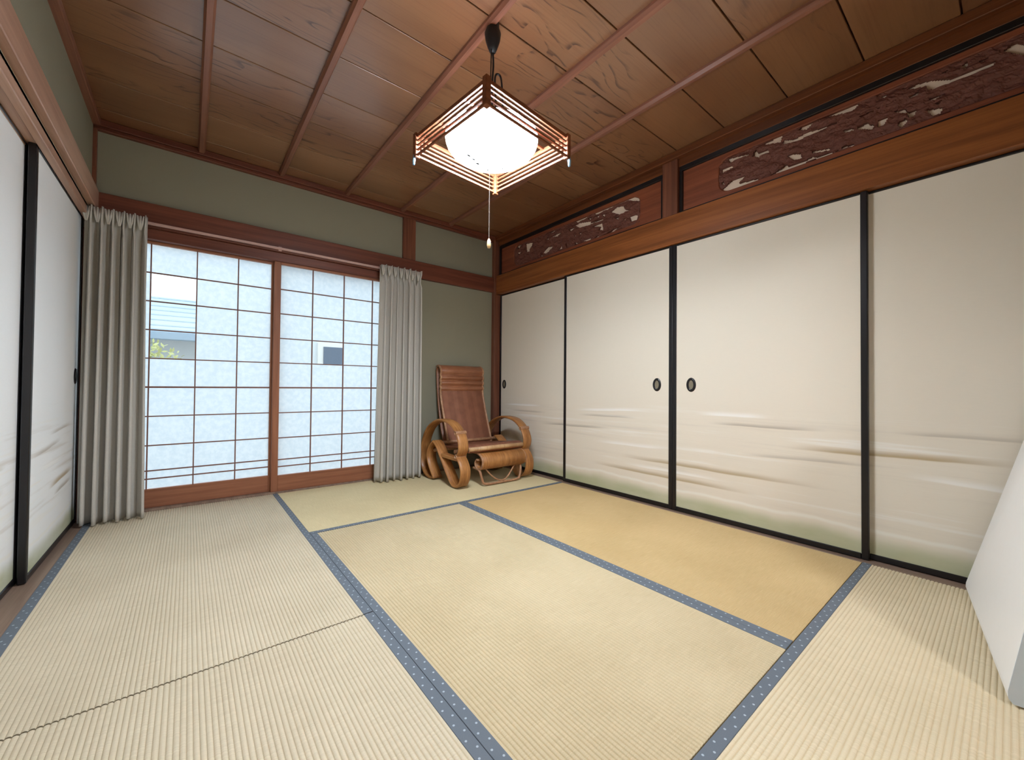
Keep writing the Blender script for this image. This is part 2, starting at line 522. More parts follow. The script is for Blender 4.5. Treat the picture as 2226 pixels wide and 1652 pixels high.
RIB = .0115
def tatami(label, x0, x1, y0, y1, axis, mat, edges):
    """ribbed rush mat; edges: which long sides carry a cloth border"""
    g, gy = .0006, (.0028 if axis == 'y' else .0006)
    x0, x1, y0, y1 = x0 + g, x1 - g, y0 + gy, y1 - gy
    e = empty('tatami_mat', ((x0 + x1) / 2, (y0 + y1) / 2, -.055))
    tag(e, label, 'tatami mat', 'tatami mats of the floor')
    HW = .031
    a0, a1 = (y0, y1) if axis == 'x' else (x0, x1)
    w0, w1 = a0 + (HW * .9 if 0 in edges else 0), a1 - (HW * .9 if 1 in edges else 0)
    n = max(1, round((w1 - w0) / RIB)); S = 6
    prof = []
    for i in range(n):
        for s in range(S):
            t = s / S
            prof.append((w0 + (i + t) / n * (w1 - w0), -.0030 * (1 - math.sin(math.pi * t) ** .6)))
    prof.append((w1, -.0030))
    L0, L1 = (x0, x1) if axis == 'x' else (y0, y1)
    vs, fs = [], []
    for w, z in prof:
        for l in (L0, L1):
            vs.append((l, w, z) if axis == 'x' else (w, l, z))
    for i in range(len(prof) - 1):
        fs.append((2 * i, 2 * i + 1, 2 * i + 3, 2 * i + 2))
    o = MB().add(vs, fs).build('rush_cover', M_[mat], e)
    MB().box(x0, x1, y0, y1, -.055, -.0033).build('straw_core', M_[mat], e)
    for k in edges:
        b0, b1 = (a0, a0 + HW) if k == 0 else (a1 - HW, a1)
        if axis == 'x': box_obj('cloth_border', M_['heri_x'], e, x0, x1, b0, b1, -.0034, .0012, .0008)
        else: box_obj('cloth_border', M_['heri_y'], e, b0, b1, y0, y1, -.0034, .0012, .0008)
    return e
XA, XB, Y1, Y2, Y3 = -1.913, -.988, -.988, -1.895, -2.850
tatami('pale ribbed tatami mat by the left doors and window, the farther one', -2.852, XA, Y2, 0, 'y', 'tatami_left', (0, 1))
tatami('pale ribbed tatami mat filling the bottom left corner of the photo', -2.852, XA, -3.8, Y2, 'y', 'tatami_left', (0, 1))
tatami('tatami mat lying crosswise under the rattan chair', XA, -.046, Y1, 0, 'x', 'tatami_far', (0,))
tatami('golden tatami mat in the middle of the floor between two lengthwise dotted borders', XA, XB, Y3, Y1, 'y', 'tatami_y', (0, 1))
tatami('golden tatami mat running along the foot of the right painted sliding doors', XB, -.046, Y3, Y1, 'y', 'tatami_gold_sheen', (0,))
tatami('tatami mat lying crosswise at the bottom right with the white slab on it', XA, -.046, -3.8, Y3, 'x', 'tatami_x', (1,))

# ceiling: overlapping cedar boards carried by slim battens
ZC = 2.272
ce = struct(MB().box(-2.97, .12, -6.9, .12, ZC + .03, ZC + .08).build('ceiling', M_['ceil']), 'cedar board ceiling with slim battens')
seams = [.0, -.165, -.47, -.772, -1.065, -1.358, -1.664, -1.957, -2.247, -2.561, -2.862, -3.16, -3.46, -3.78]
for a, b in zip(seams, seams[1:]):
    q = MB().box(-2.87, .0, a - .003, b + .003, ZC + .001, ZC + .020, .0015)
    q.build('ceiling_board', M_['ceil'], ce)
for bx in (-2.377, -1.928, -1.48, -1.025, -.560):
    q = MB()
    w, h = .019, .026
    vs = []
    for yy in (-.03, -3.79):
        vs += [(bx - w, yy, ZC + .004), (bx + w, yy, ZC + .004), (bx + w, yy, ZC - h * .45), (bx + w * .55, yy, ZC - h), (bx - w * .55, yy, ZC - h), (bx - w, yy, ZC - h * .45)]
    q.add(vs, [(0, 1, 2, 3, 4, 5), (6, 7, 8, 9, 10, 11)] + [(i, (i + 1) % 6, 6 + (i + 1) % 6, 6 + i) for i in range(6)])
    q.build('batten', M_['batten'], ce)

# window wall (y = 0)
wbk = empty('wall_back'); struct(wbk, 'sage plaster wall around the window')
MB().box(-2.97, .12, .0, .12, 1.70, 2.36).build('plaster_above', M_['plaster'], wbk)
MB().box(-.985, .12, .0, .12, -.06, 1.70).build('plaster_beside', M_['plaster'], wbk)
MB().box(-2.97, -2.86, .0, .12, -.06, 1.70).build('plaster_corner', M_['plaster'], wbk)
# left wall
wl = empty('wall_left'); struct(wl, 'left wall with plaster above the sliding doors')
MB().box(-2.97, -2.862, -3.8, .0, 1.73, 2.36).build('plaster_above', M_['plaster'], wl)
MB().box(-2.97, -2.90, -3.8, -1.84, -.06, 1.73).build('plaster_beside', M_['plaster'], wl)
MB().box(-2.99, -2.97, -3.8, .12, -.06, 2.36).build('outer_layer', M_['plaster'], wl)
# right wall: a backing behind the doors and transoms
wr = empty('wall_right'); struct(wr, 'right wall behind the sliding doors and transoms')
MB().box(.075, .14, -3.8, .12, -.06, 2.36).build('plaster_layer', M_['plaster'], wr)
# wall behind the viewer with an open doorway to the next room
wf = empty('wall_front'); struct(wf, 'wall behind the viewer with an open doorway')
MB().box(-2.97, -2.78, -3.9, -3.8, -.06, 2.36).build('plaster_left', M_['plaster'], wf)
MB().box(-1.00, .14, -3.9, -3.8, -.06, 2.36).build('plaster_right', M_['plaster'], wf)
MB().box(-2.78, -1.00, -3.9, -3.8, 1.78, 2.36).build('plaster_above', M_['plaster'], wf)
nr = empty('wall_next_room'); struct(nr, 'walls of the room behind the viewer')
MB().box(-2.99, -2.94, -6.9, -3.9, -.06, 2.36).build('plaster_left', M_['plaster_next'], nr)
MB().box(.07, .14, -6.9, -3.9, -.06, 2.36).build('plaster_right', M_['plaster_next'], nr)
MB().box(-2.99, .14, -6.95, -6.9, -.06, 2.36).build('plaster_end', M_['plaster_next'], nr)
nf = struct(MB().box(-2.94, .07, -6.9, -3.8, -.054, -.002).build('floor_next_room', M_['tatami_x']))

# timber trim
def trim(n, mat, boxes, label):
    q = MB()
    for b in boxes: q.box(*b, .003)
    c = ((boxes[0][0] + boxes[0][1]) / 2, (boxes[0][2] + boxes[0][3]) / 2, min(boxes[0][4], boxes[0][5]))
    return struct(q.build('trim_%d' % n, mat, None, loc=c), label)
trim(1, M_['beam_x'], [(-2.86, .0, -.035, .0, 1.712, 1.858)], 'long red-brown rail across the window wall')
trim(2, M_['beam_x'], [(-2.86, -.985, -.012, .10, 1.650, 1.712)], 'head beam of the window')
trim(3, M_['post'], [(-1.008, -.893, -.022, .0, 1.858, 2.235)], 'short post above the rail of the window wall')
trim(4, M_['beam_x'], [(-2.87, .0, -.045, .0, 2.235, 2.272), (-2.87, .0, -.03, .0, 2.215, 2.236)], 'ceiling moulding over the window wall')
trim(5, M_['post'], [(-2.90, -2.846, -.03, .02, 1.69, 2.24)], 'dark corner post beside the left curtain top')
trim(6, M_['post'], [(-.054, .06, -.045, .02, -.02, 2.24)], 'corner post between window wall and right wall')
trim(7, M_['post'], [(-1.03, -.985, -.012, .10, .0, 1.650)], 'window jamb behind the right curtain')
trim(8, M_['post'], [(-2.90, -2.855, -.012, .10, .0, 1.650)], 'window jamb behind the left curtain')
trim(9, M_['sill'], [(-2.86, -.985, .0, .12, -.05, .012)], 'window sill at tatami height')
trim(10, M_['beam_left'], [(-2.875, -2.832, -3.8, -.03, 1.745, 1.862)], 'pale brown rail along the left wall')
trim(11, M_['beam_left'], [(-2.965, -2.925, -3.8, -.0, 1.690, 1.745), (-2.925, -2.890, -3.8, .0, 1.705, 1.745), (-2.890, -2.862, -3.8, .0, 1.692, 1.745)], 'grooved head beam over the left doors')
trim(12, M_['batten'], [(-2.87, -2.83, -3.8, -.045, 2.232, 2.272)], 'ceiling moulding along the left wall')
trim(13, M_['beam_y'], [(-.034, .075, -3.8, -.045, 1.690, 1.878)], 'thick brown head beam over the right doors')
trim(14, M_['beam_top'], [(-.012, .075, -3.8, -.045, 2.178, 2.232)], 'beam above the carved transoms')
trim(15, M_['beam_top'], [(-.050, .0, -3.8, -.045, 2.228, 2.272)], 'ceiling moulding along the right wall')
trim(16, M_['post'], [(-.030, .06, -1.956, -1.852, 1.878, 2.232)], 'short post between the two carved transoms')
trim(17, M_['sill'], [(-.95, -.055, -.014, .0, -.01, .014)], 'thin strip at the foot of the plaster beside the chair')

# ---- sliding doors (fusuma)
def oval(cx, cy, cz, ry, rz, x0, x1, n=20):
    """flat oval disc in a yz plane from x0 to x1"""
    vs = []
    for x in (x0, x1):
        for k in range(n):
            w = 2 * math.pi * k / n
            vs.append((x, cy + ry * math.cos(w), cz + rz * math.sin(w)))
    return vs, [tuple(range(n)), tuple(range(n, 2 * n))] + [(i, (i + 1) % n, n + (i + 1) % n, n + i) for i in range(n)]
def oval_ring(cy, cz, ry, rz, t, x0, x1, n=24):
    vs, fs = [], []
    for x, s in ((x0, 0), (x1, .3), (x1, .75), (x0 + (x1 - x0) * .3, 1)):
        for k in range(n):
            w = 2 * math.pi * k / n
            vs.append((x, cy + (ry - t * s) * math.cos(w), cz + (rz - t * s) * math.sin(w)))
    for j in range(3):
        for k in range(n):
            k2 = (k + 1) % n
            fs.append((j * n + k, j * n + k2, (j + 1) * n + k2, (j + 1) * n + k))
    return vs, fs
DOOR_N = 0
def fusuma(label, xf, sgn, y_far, y_near, z1, paper, hik_y, st=.026, hz=.795):
    """xf: x of the face seen from the room; sgn +1 = body extends to +x"""
    global DOOR_N
    DOOR_N += 1
    z0 = .003
    e = empty('door_%d' % DOOR_N, (xf, (y_far + y_near) / 2, z0)); struct(e, label)
    th = .024
    a, b = (xf + sgn * .005, xf + sgn * (th - .004))
    MB().box(a, b, y_near + .01, y_far - .01, z0 + .01, z1 - .01).build('paper_panel', M_[paper], e)
    for yy in ((y_far - st, y_far), (y_near, y_near + st)):
        box_obj('frame_stile', M_['lacquer'], e, xf, xf + sgn * th, yy[0], yy[1], z0, z1, .003)
    box_obj('frame_rail', M_['lacquer'], e, xf + sgn * .001, xf + sgn * (th - .001), y_near + st, y_far - st, z0, z0 + .026, .003)
    box_obj('frame_rail', M_['lacquer'], e, xf + sgn * .001, xf + sgn * (th - .001), y_near + st, y_far - st, z1 - .012, z1, .003)
    if hik_y is not None:
        v, f = oval_ring(hik_y, hz, .031, .044, .017, xf + sgn * .0052, xf + sgn * .0005)
        h = MB().add(v, f).build('finger_pull', M_['lacquer'], e, smooth=True)
        v, f = oval(0, hik_y, hz, .018, .031, xf + sgn * .0050, xf + sgn * .0035)
        MB().add(v, f).build('finger_pull_plate', M_['brass'], h)
    return e
ZF = 1.690
fusuma('cream painted sliding door beside the rattan chair', .012, 1, -.05, -.985, ZF, 'fusuma_r', -.125)
fusuma('cream painted sliding door left of the middle joint', -.014, 1, -.962, -1.917, ZF, 'fusuma_r', -1.806)
fusuma('cream painted sliding door right of the middle joint', -.014, 1, -1.917, -2.866, ZF, 'fusuma_r', -2.038)
fusuma('cream painted sliding door at the right edge', .012, 1, -2.838, -3.79, ZF, 'fusuma_r', -3.70)
fusuma('pale sliding door at the left beside the curtain', -2.892, -1, -.02, -.902, 1.705, 'fusuma_l', -.10, .024, .81)
fusuma('pale sliding door at the left edge of the photo', -2.922, -1, -.865, -1.835, 1.705, 'fusuma_l', None, .024)

# ---- shoji windows
VX_L = [-2.835, -2.610, -2.386, -2.163, -1.955]
VX_R = [-1.925, -1.701, -1.476, -1.252, -1.030]
HZ = [1.634, 1.458, 1.282, 1.105, .929, .751, .571, .391, .236, .186, .128]
def shoji(n, label, VX, yf, stile_right, stile_left, clear):
    e = empty('window_%d' % n, ((VX[0] + VX[-1]) / 2, yf, .012)); struct(e, label)
    x0, x1 = VX[0] - (.03 if stile_left else .02), VX[-1] + (.03 if stile_right else .02)
    t = .03
    for a, b in ((x0, VX[0] + .012), (VX[-1] - .012, x1)):
        box_obj('stile', M_['shoji_post'], e, a, b, yf, yf + t, .012, 1.690, .002)
    box_obj('bottom_rail', M_['shoji_wood'], e, VX[0] + .012, VX[-1] - .012, yf + .001, yf + t - .001, .012, .124, .002)
    box_obj('top_rail', M_['shoji_wood'], e, VX[0] + .012, VX[-1] - .012, yf + .001, yf + t - .001, 1.636, 1.690, .002)
    for x in VX[1:-1]:
        box_obj('lattice_bar', M_['lattice'], e, x - .0032, x + .0032, yf + .006, yf + .020, .124, 1.636, 0)
    for i, z in enumerate(HZ[1:-1]):
        w = .0033 if i != 4 else .0052
        box_obj('lattice_bar', M_['lattice'], e, VX[0] + .012, VX[-1] - .012, yf + .007, yf + .019, z - w, z + w, 0)
    cache = {}
    for i in range(4):
        for j in range(len(HZ) - 1):
            a, b, c, d = VX[i], VX[i + 1], HZ[j + 1], HZ[j]
            mt = 'glass' if (i, j) in clear else 'paper'
            MB().box(a, b, yf + .0205, yf + .0215, c, d).build('pane', M_[mt], e)
    return e
shoji(1, 'left lattice window panel with clear panes showing sky and a roof', VX_L, .040, True, True, {(1, 1), (1, 2), (1, 3)})
shoji(2, 'right lattice window panel partly behind the right curtain', VX_R, .004, True, True, {(1, 3)})

# ---- carved transoms
OPEN1 = [[(-1.308,2.124),(-1.390,2.120),(-1.457,2.124),(-1.564,2.123),(-1.616,2.095),(-1.636,2.071),(-1.533,2.114),(-1.457,2.115),(-1.390,2.106),(-1.320,2.110)],
 [(-1.430,2.079),(-1.468,2.093),(-1.512,2.087),(-1.528,2.059),(-1.565,2.047),(-1.490,2.045)],
 [(-1.580,1.988),(-1.631,1.985),(-1.626,1.956),(-1.591,1.958)],
 [(-1.069,2.124),(-1.179,2.126),(-1.167,2.108),(-1.089,2.110)],
 [(-1.069,2.088),(-1.109,2.091),(-1.192,2.075),(-1.193,2.055),(-1.109,2.059)],
 [(-1.230,2.058),(-1.321,2.053),(-1.321,2.044),(-1.236,2.049)],
 [(-1.249,2.018),(-1.327,2.018),(-1.327,1.976),(-1.297,1.984),(-1.309,2.000)],
 [(-1.199,2.100),(-1.230,2.102),(-1.211,2.088)],
 [(-1.326,2.089),(-1.361,2.083),(-1.344,2.069)],
 [(-1.273,2.093),(-1.297,2.095),(-1.291,2.080)],
 [(-1.403,1.930),(-1.436,1.943),(-1.496,1.947),(-1.436,1.929)],
 [(-1.130,1.943),(-1.212,1.939),(-1.200,1.923)],
 [(-1.237,1.925),(-1.286,1.938),(-1.292,1.924)],
 [(-1.050,1.952),(-1.090,1.936),(-1.070,1.929)],
 [(-0.994,2.076),(-1.049,2.074),(-1.008,2.056)],
 [(-0.752,2.116),(-0.821,2.122),(-0.798,2.107)],
 [(-0.776,2.074),(-0.888,2.081),(-0.851,2.060)],
 [(-0.683,1.965),(-0.730,1.991),(-0.777,1.984),(-0.746,1.954),(-0.723,1.947)],
 [(-0.874,1.943),(-0.896,1.968),(-0.911,1.938)],
 [(-0.953,1.963),(-0.971,1.964),(-0.968,1.928)],
 [(-0.446,2.095),(-0.516,2.088),(-0.491,2.031),(-0.456,2.035)],
 [(-0.315,2.113),(-0.365,2.117),(-0.347,2.086)],
 [(-0.320,2.052),(-0.357,2.054),(-0.348,2.027)],
 [(-0.643,1.947),(-0.675,1.939),(-0.659,1.927)],
 [(-1.452,2.021),(-1.485,2.019),(-1.474,2.004)],
 [(-1.523,1.993),(-1.544,1.995),(-1.533,1.981)],
 [(-1.043,2.010),(-1.063,2.009),(-1.063,1.994)],
 [(-1.096,2.010),(-1.122,2.012),(-1.116,1.994)],
 [(-0.721,2.075),(-0.745,2.080),(-0.737,2.055)]]
OPEN2 = [[(-2.249,2.113),(-2.285,2.110),(-2.352,2.097),(-2.350,2.087),(-2.317,2.091),(-2.261,2.088)],
 [(-2.213,2.067),(-2.261,2.068),(-2.265,2.058),(-2.215,2.046)],
 [(-2.224,1.950),(-2.277,1.979),(-2.337,1.975),(-2.333,1.966),(-2.305,1.949),(-2.392,1.940),(-2.394,1.929),(-2.240,1.929)],
 [(-2.383,2.066),(-2.385,2.090),(-2.398,2.097),(-2.405,2.077),(-2.449,2.076),(-2.451,2.060),(-2.405,2.056)],
 [(-2.431,2.115),(-2.492,2.122),(-2.521,2.124),(-2.506,2.092),(-2.456,2.103)],
 [(-2.478,1.930),(-2.526,1.944),(-2.546,1.955),(-2.556,1.942),(-2.625,1.944),(-2.646,1.949),(-2.659,1.940),(-2.716,1.939),(-2.719,1.928),(-2.634,1.930),(-2.526,1.924)],
 [(-2.543,1.999),(-2.566,2.000),(-2.602,1.986),(-2.604,1.961),(-2.576,1.965)],
 [(-2.653,1.977),(-2.716,1.961),(-2.719,1.952),(-2.656,1.964)],
 [(-2.533,2.075),(-2.536,2.093),(-2.576,2.076),(-2.625,2.085),(-2.680,2.076),(-2.734,2.073),(-2.737,2.066),(-2.656,2.066),(-2.576,2.062),(-2.543,2.066)],
 [(-2.606,2.110),(-2.625,2.127),(-2.687,2.133),(-2.746,2.126),(-2.788,2.126),(-2.824,2.118),(-2.796,2.100),(-2.774,2.100),(-2.716,2.117),(-2.671,2.118),(-2.637,2.101)],
 [(-2.739,1.930),(-2.757,1.940),(-2.755,1.928)],
 [(-2.769,1.943),(-2.812,1.936),(-2.807,1.928),(-2.771,1.932)],
 [(-2.774,2.022),(-2.813,2.014),(-2.812,2.000),(-2.782,2.007)],
 [(-2.834,2.006),(-2.863,2.013),(-2.881,1.986),(-2.879,1.977)],
 [(-2.832,2.053),(-2.861,2.059),(-2.850,2.047)],
 [(-2.289,1.994),(-2.313,1.999),(-2.313,1.991)],
 [(-2.211,1.988),(-2.222,1.991),(-2.224,1.974),(-2.213,1.976)],
 [(-2.833,2.051),(-2.908,2.059),(-2.862,2.049)],
 [(-2.833,2.008),(-2.870,2.001),(-2.884,1.990),(-2.878,1.974),(-2.833,1.997)],
 [(-2.899,2.004),(-2.932,2.003),(-2.919,1.976),(-2.899,1.973)],
 [(-2.956,2.014),(-2.986,2.012),(-2.999,1.991),(-3.021,1.990),(-3.018,1.970),(-3.001,1.965),(-2.994,1.987)],
 [(-2.966,1.959),(-2.991,1.965),(-2.996,1.954),(-2.978,1.936),(-2.966,1.946)],
 [(-3.055,1.970),(-3.099,1.958),(-3.094,1.934),(-3.073,1.938)],
 [(-3.057,2.011),(-3.110,2.015),(-3.080,1.998)],
 [(-3.080,1.985),(-3.099,1.985),(-3.090,1.971)],
 [(-3.002,2.091),(-3.038,2.098),(-3.079,2.088),(-3.124,2.064),(-3.167,2.067),(-3.230,2.067),(-3.221,2.050),(-3.167,2.051),(-3.113,2.050),(-3.064,2.053),(-3.060,2.075),(-3.031,2.081)],
 [(-3.002,2.060),(-3.033,2.063),(-3.029,2.051),(-3.006,2.048)],
 [(-3.155,2.101),(-3.170,2.106),(-3.172,2.090),(-3.159,2.087)],
 [(-3.102,2.101),(-3.117,2.104),(-3.111,2.093)],
 [(-3.203,2.088),(-3.226,2.088),(-3.207,2.082)],
 [(-3.265,2.089),(-3.292,2.101),(-3.312,2.084),(-3.311,2.039),(-3.288,2.067)],
 [(-2.914,2.109),(-2.933,2.110),(-2.922,2.096)]]
def in_poly(y, z, P):
    c = False
    j = len(P) - 1
    for i in range(len(P)):
        (a, b), (p, q) = P[i], P[j]
        if (b > z) != (q > z) and y < (p - a) * (z - b) / (q - b) + a: c = not c
        j = i
    return c
from mathutils import noise as mnoise
def transom(label, ya, yb, oa, ob, polys, open_from=None):
    """ya > yb: ends of the panel; oa > ob: ends of the long rounded opening filled with carving"""
    z0, z1 = 1.878, 2.184
    e = empty('carved_transom', (.0, (ya + yb) / 2, z0))
    tag(e, label, 'transom')
    F = .020
    for b in ((yb, ya, z0, z0 + F * .8), (yb, ya, z1 - F * 1.7, z1)):
        box_obj('frame_rail', M_['lacquer'], e, -.010, .05, b[0], b[1], b[2], b[3], .002)
    for b in ((ya - F, ya), (yb, yb + F)):
        box_obj('frame_stile', M_['lacquer'], e, -.010, .05, b[0], b[1], z0 + F * .8, z1 - F * 1.7, .002)
    # board with the rounded slot
    zo0, zo1 = 1.926, 2.124
    r = .062
    loop = []
    for cyy, czz, a0 in ((oa - r, zo1 - r, 0), (ob + r, zo1 - r, 90), (ob + r, zo0 + r, 180), (oa - r, zo0 + r, 270)):
        for k in range(9):
            w = math.radians(a0 + k * 90 / 8)
            loop.append((cyy + r * math.cos(w), czz + r * math.sin(w)))
    n = len(loop)
    zi0, zi1 = z0 + F * .8, z1 - F * 1.7
    rect = []
    for (py, pz) in loop:                      # outer ring vertex for every slot vertex
        dy = 1 if py > (oa + ob) / 2 else -1
        k = loop.index((py, pz)) % 9
        q = loop.index((py, pz)) // 9
        cy_, cz_ = [(ya - F, zi1), (yb + F, zi1), (yb + F, zi0), (ya - F, zi0)][q]
        t = k / 8
        if q in (0, 2):
            p1, p2 = (cy_, loop[q * 9][1]), (loop[q * 9 + 8][0], cz_)
        else:
            p1, p2 = (loop[q * 9][0], cz_), (cy_, loop[q * 9 + 8][1])
        if t <= .5: s = t * 2; rect.append((p1[0] + (cy_ - p1[0]) * s, p1[1] + (cz_ - p1[1]) * s))
        else: s = t * 2 - 1; rect.append((cy_ + (p2[0] - cy_) * s, cz_ + (p2[1] - cz_) * s))
    vs, fs = [], []
    XF, XB2 = .006, .026
    for x, L in ((XF, rect), (XF, [(py + (.004 if py > (oa + ob) / 2 else -.004), pz + (.004 if pz > 2.025 else -.004)) for py, pz in loop]), (XF + .004, loop), (XB2, loop)):
        for py, pz in L: vs.append((x, py, pz))
    for j in range(3):
        for i in range(n):
            i2 = (i + 1) % n
            fs.append((j * n + i, j * n + i2, (j + 1) * n + i2, (j + 1) * n + i))
    MB().add(vs, fs).build('board', M_['transom'], e)
    # pierced relief carving: a fine grid, cut out where the carving is open
    st = .0042
    ny, nz = int((oa - ob) / st), int((zo1 - zo0) / st)
    solid = {}
    bb = [(min(p[0] for p in P), max(p[0] for p in P), min(p[1] for p in P), max(p[1] for p in P), P) for P in polys]
    for i in range(ny):
        y = ob + (i + .5) * st
        near = [b for b in bb if b[0] <= y <= b[1]]
        for j in range(nz):
            z = zo0 + (j + .5) * st
            if any(b[2] <= z <= b[3] and in_poly(y, z, b[4]) for b in near): continue
            solid[i, j] = 1
    def hgt(i, j):
        y, z = ob + i * st, zo0 + j * st
        a = mnoise.noise((y * 11, z * 24, .3)) + .8 * mnoise.noise((y * 30, z * 48, 4.2)) + .35 * mnoise.noise((y * 80, z * 110, 9))
        a = a * .4 + .6 * math.floor(a * 3.2 + .5) / 3.2
        return .012 - .0105 * a
    vs, fs, ix = [], [], {}
    def vert(i, j, back):
        k_ = (i, j, back)
        if k_ not in ix:
            ix[k_] = len(vs)
            vs.append((.026 if back else min(.024, hgt(i, j)), ob + i * st, zo0 + j * st))
        return ix[k_]
    for (i, j) in solid:
        fs.append((vert(i, j, 0), vert(i + 1, j, 0), vert(i + 1, j + 1, 0), vert(i, j + 1, 0)))
        for di, dj, a, b in ((-1, 0, (0, 0), (0, 1)), (1, 0, (1, 0), (1, 1)), (0, -1, (0, 0), (1, 0)), (0, 1, (0, 1), (1, 1))):
            if (i + di, j + dj) not in solid:
                fs.append((vert(i + a[0], j + a[1], 0), vert(i + b[0], j + b[1], 0), vert(i + b[0], j + b[1], 1), vert(i + a[0], j + a[1], 1)))
    MB().add(vs, fs).build('pierced_carving', M_['carving'], e)
    MB().box(.0265, .0300, yb + F, ya - F, zi0, zi1).build('backing_sheet', M_['backing'], e)
    return e
extra = []
def grow(P, k):
    cy_, cz_ = sum(p[0] for p in P) / len(P), sum(p[1] for p in P) / len(P)
    return [(cy_ + (p[0] - cy_) * k, cz_ + (p[1] - cz_) * k) for p in P]
OPEN1 = [grow(P, 1.38) for P in OPEN1]
OPEN2 = [grow(P, 1.14) for P in OPEN2]
for P in OPEN2[:9]:
    extra.append([(y_ - 1.16, z_) for y_, z_ in P])
transom('small carved wooden transom in the far right corner, left of the short post', -.062, -1.850, -.275, -1.660, OPEN1)
transom('carved wooden transom with a landscape right of the short post, running out of the photo', -1.958, -3.795, -2.196, -3.60, OPEN2 + [p for p in extra if min(q[0] for q in p) > -3.58 and max(q[0] for q in p) < -3.34])

# ------------------------------------------------------------------ pendant lamp
LC = (-1.4616, -1.9366)
lamp = empty('pendant_lamp', (LC[0], LC[1], 1.712), math.radians(5.85), local=True)
tag(lamp, 'lit square pendant lamp with slatted wooden frame and round white bowl', 'lamp')
Z = lambda z: z - 1.712
HS = .2196
for sx in (-1, 1):
    for sy in (-1, 1):
        MB().box(sx * HS - .011, sx * HS + .011, sy * HS - .011, sy * HS + .011, Z(1.712), Z(1.815), .002).build('corner_post', M_['lampwood'], lamp)
SLZ = [(1.724, .0042), (1.744, .0034), (1.763, .0034), (1.782, .0034), (1.803, .0075)]
for z, h in SLZ:
    for s in (-1, 1):
        MB().box(-HS + .008, HS - .008, s * HS - .004, s * HS + .004, Z(z - h), Z(z + h), .001).build('slat', M_['lampwood'], lamp)
        MB().box(s * HS - .004, s * HS + .004, -HS + .008, HS - .008, Z(z - h), Z(z + h), .001).build('slat', M_['lampwood'], lamp)
for s in (-1, 1):
    MB().box(-HS, HS, s * .09 - .006, s * .09 + .006, Z(1.803), Z(1.813), .001).build('cross_bar', M_['lampwood'], lamp)
bowl = MB().lathe([(.0001, Z(1.716)), (.06, Z(1.7165)), (.10, Z(1.719)), (.13, Z(1.7245)), (.155, Z(1.735)), (.172, Z(1.748)), (.184, Z(1.766)), (.189, Z(1.782)), (.189, Z(1.796))], (0, 0), 48).build('bowl', M_['opal'], lamp, smooth=True)
MB().lathe([(.187, Z(1.797)), (.17, Z(1.803)), (.10, Z(1.806)), (.0001, Z(1.807))], (0, 0), 48).build('bowl_cover', M_['opal_top'], lamp, smooth=True)
random.seed(3)
for (sx, sy, rr) in ((-.075, .055, .008), (-.045, .062, .006), (-.012, .075, .007), (.012, .088, .004), (.05, .082, .005), (.03, .078, .003), (.088, .028, .004)):
    rb = math.hypot(sx, sy)
    zb = 1.716 + .003 * (rb / .10) ** 2 - .0014
    v_, f_ = [], []
    for k in range(7):
        w = k * 2 * math.pi / 7
        q = rr * random.uniform(.6, 1.2)
        v_.append((sx + q * 1.4 * math.cos(w), sy + q * .8 * math.sin(w), Z(zb)))
    for k in range(7): v_.append((v_[k][0], v_[k][1], Z(zb) + .0006))
    f_ = [tuple(range(7)), tuple(range(7, 14))] + [(k, (k + 1) % 7, 7 + (k + 1) % 7, 7 + k) for k in range(7)]
    MB().add(v_, f_).build('speck', M_['cable'], bowl)
MB().lathe([(.0001, Z(1.805)), (.05, Z(1.8062)), (.05, Z(1.822)), (.03, Z(1.832)), (.0001, Z(1.834))], (0, 0), 24).build('socket_cap', M_['cable'], lamp, smooth=True)
rose = MB().lathe([(.0001, Z(2.150)), (.012, Z(2.152)), (.020, Z(2.170)), (.030, Z(2.200)), (.034, Z(2.228)), (.026, Z(2.250)), (.026, Z(2.270)), (.0001, Z(2.270))], (-.004, -.004), 24).build('ceiling_rose', M_['cable'], lamp, smooth=True)
cab = smooth_path([(-.004, -.004, Z(2.16)), (.004, .0, Z(2.10)), (-.006, -.004, Z(2.00)), (.0, .0, Z(1.90)), (0, 0, Z(1.82))], 5)
MB().tube(cab, .0042, 8).build('cord', M_['cable'], lamp, smooth=True)
cab = smooth_path([(-.014, -.008, Z(2.165)), (-.020, -.012, Z(2.05)), (-.016, -.010, Z(1.95)), (-.01, -.006, Z(1.82))], 5)
MB().tube(cab, .0026, 6).build('hanging_wire', M_['cable'], lamp, smooth=True)
cab = smooth_path([(.040, .010, Z(1.83)), (.034, .016, Z(1.98)), (.030, .018, Z(2.075)), (.042, .012, Z(2.095)), (.054, .004, Z(2.07)), (.060, .0, Z(1.95)), (.066, -.004, Z(1.82))], 6)
MB().tube(cab, .0042, 8).build('cord_loop', M_['cable'], lamp, smooth=True)
# pull switch string
a = math.radians(-5.85)
dx, dy = -1.410 - LC[0], -1.850 - LC[1]
px, py = dx * math.cos(a) - dy * math.sin(a), dx * math.sin(a) + dy * math.cos(a)
ps = MB().tube([(px, py, Z(1.735)), (px, py, Z(1.60)), (px, py, Z(1.415))], .0015, 6).build('pull_string', M_['string'], lamp)
MB().lathe([(.0001, Z(1.376)), (.006, Z(1.378)), (.009, Z(1.390)), (.008, Z(1.408)), (.003, Z(1.418)), (.0001, Z(1.419))], (px, py), 14).build('pull_knob', M_['knob'], ps, smooth=True)
for sx, sy in ((-1, 1), (1, -1)):
    cx_, cy_ = sx * (HS + .004), sy * (HS + .004)
    MB().tube([(cx_, cy_, Z(1.735)), (cx_ + sx * .004, cy_ + sy * .002, Z(1.705)), (cx_ + sx * .006, cy_, Z(1.685))], [.006, .007, .005], 8).build('corner_clip', M_['clip'], lamp, smooth=True)

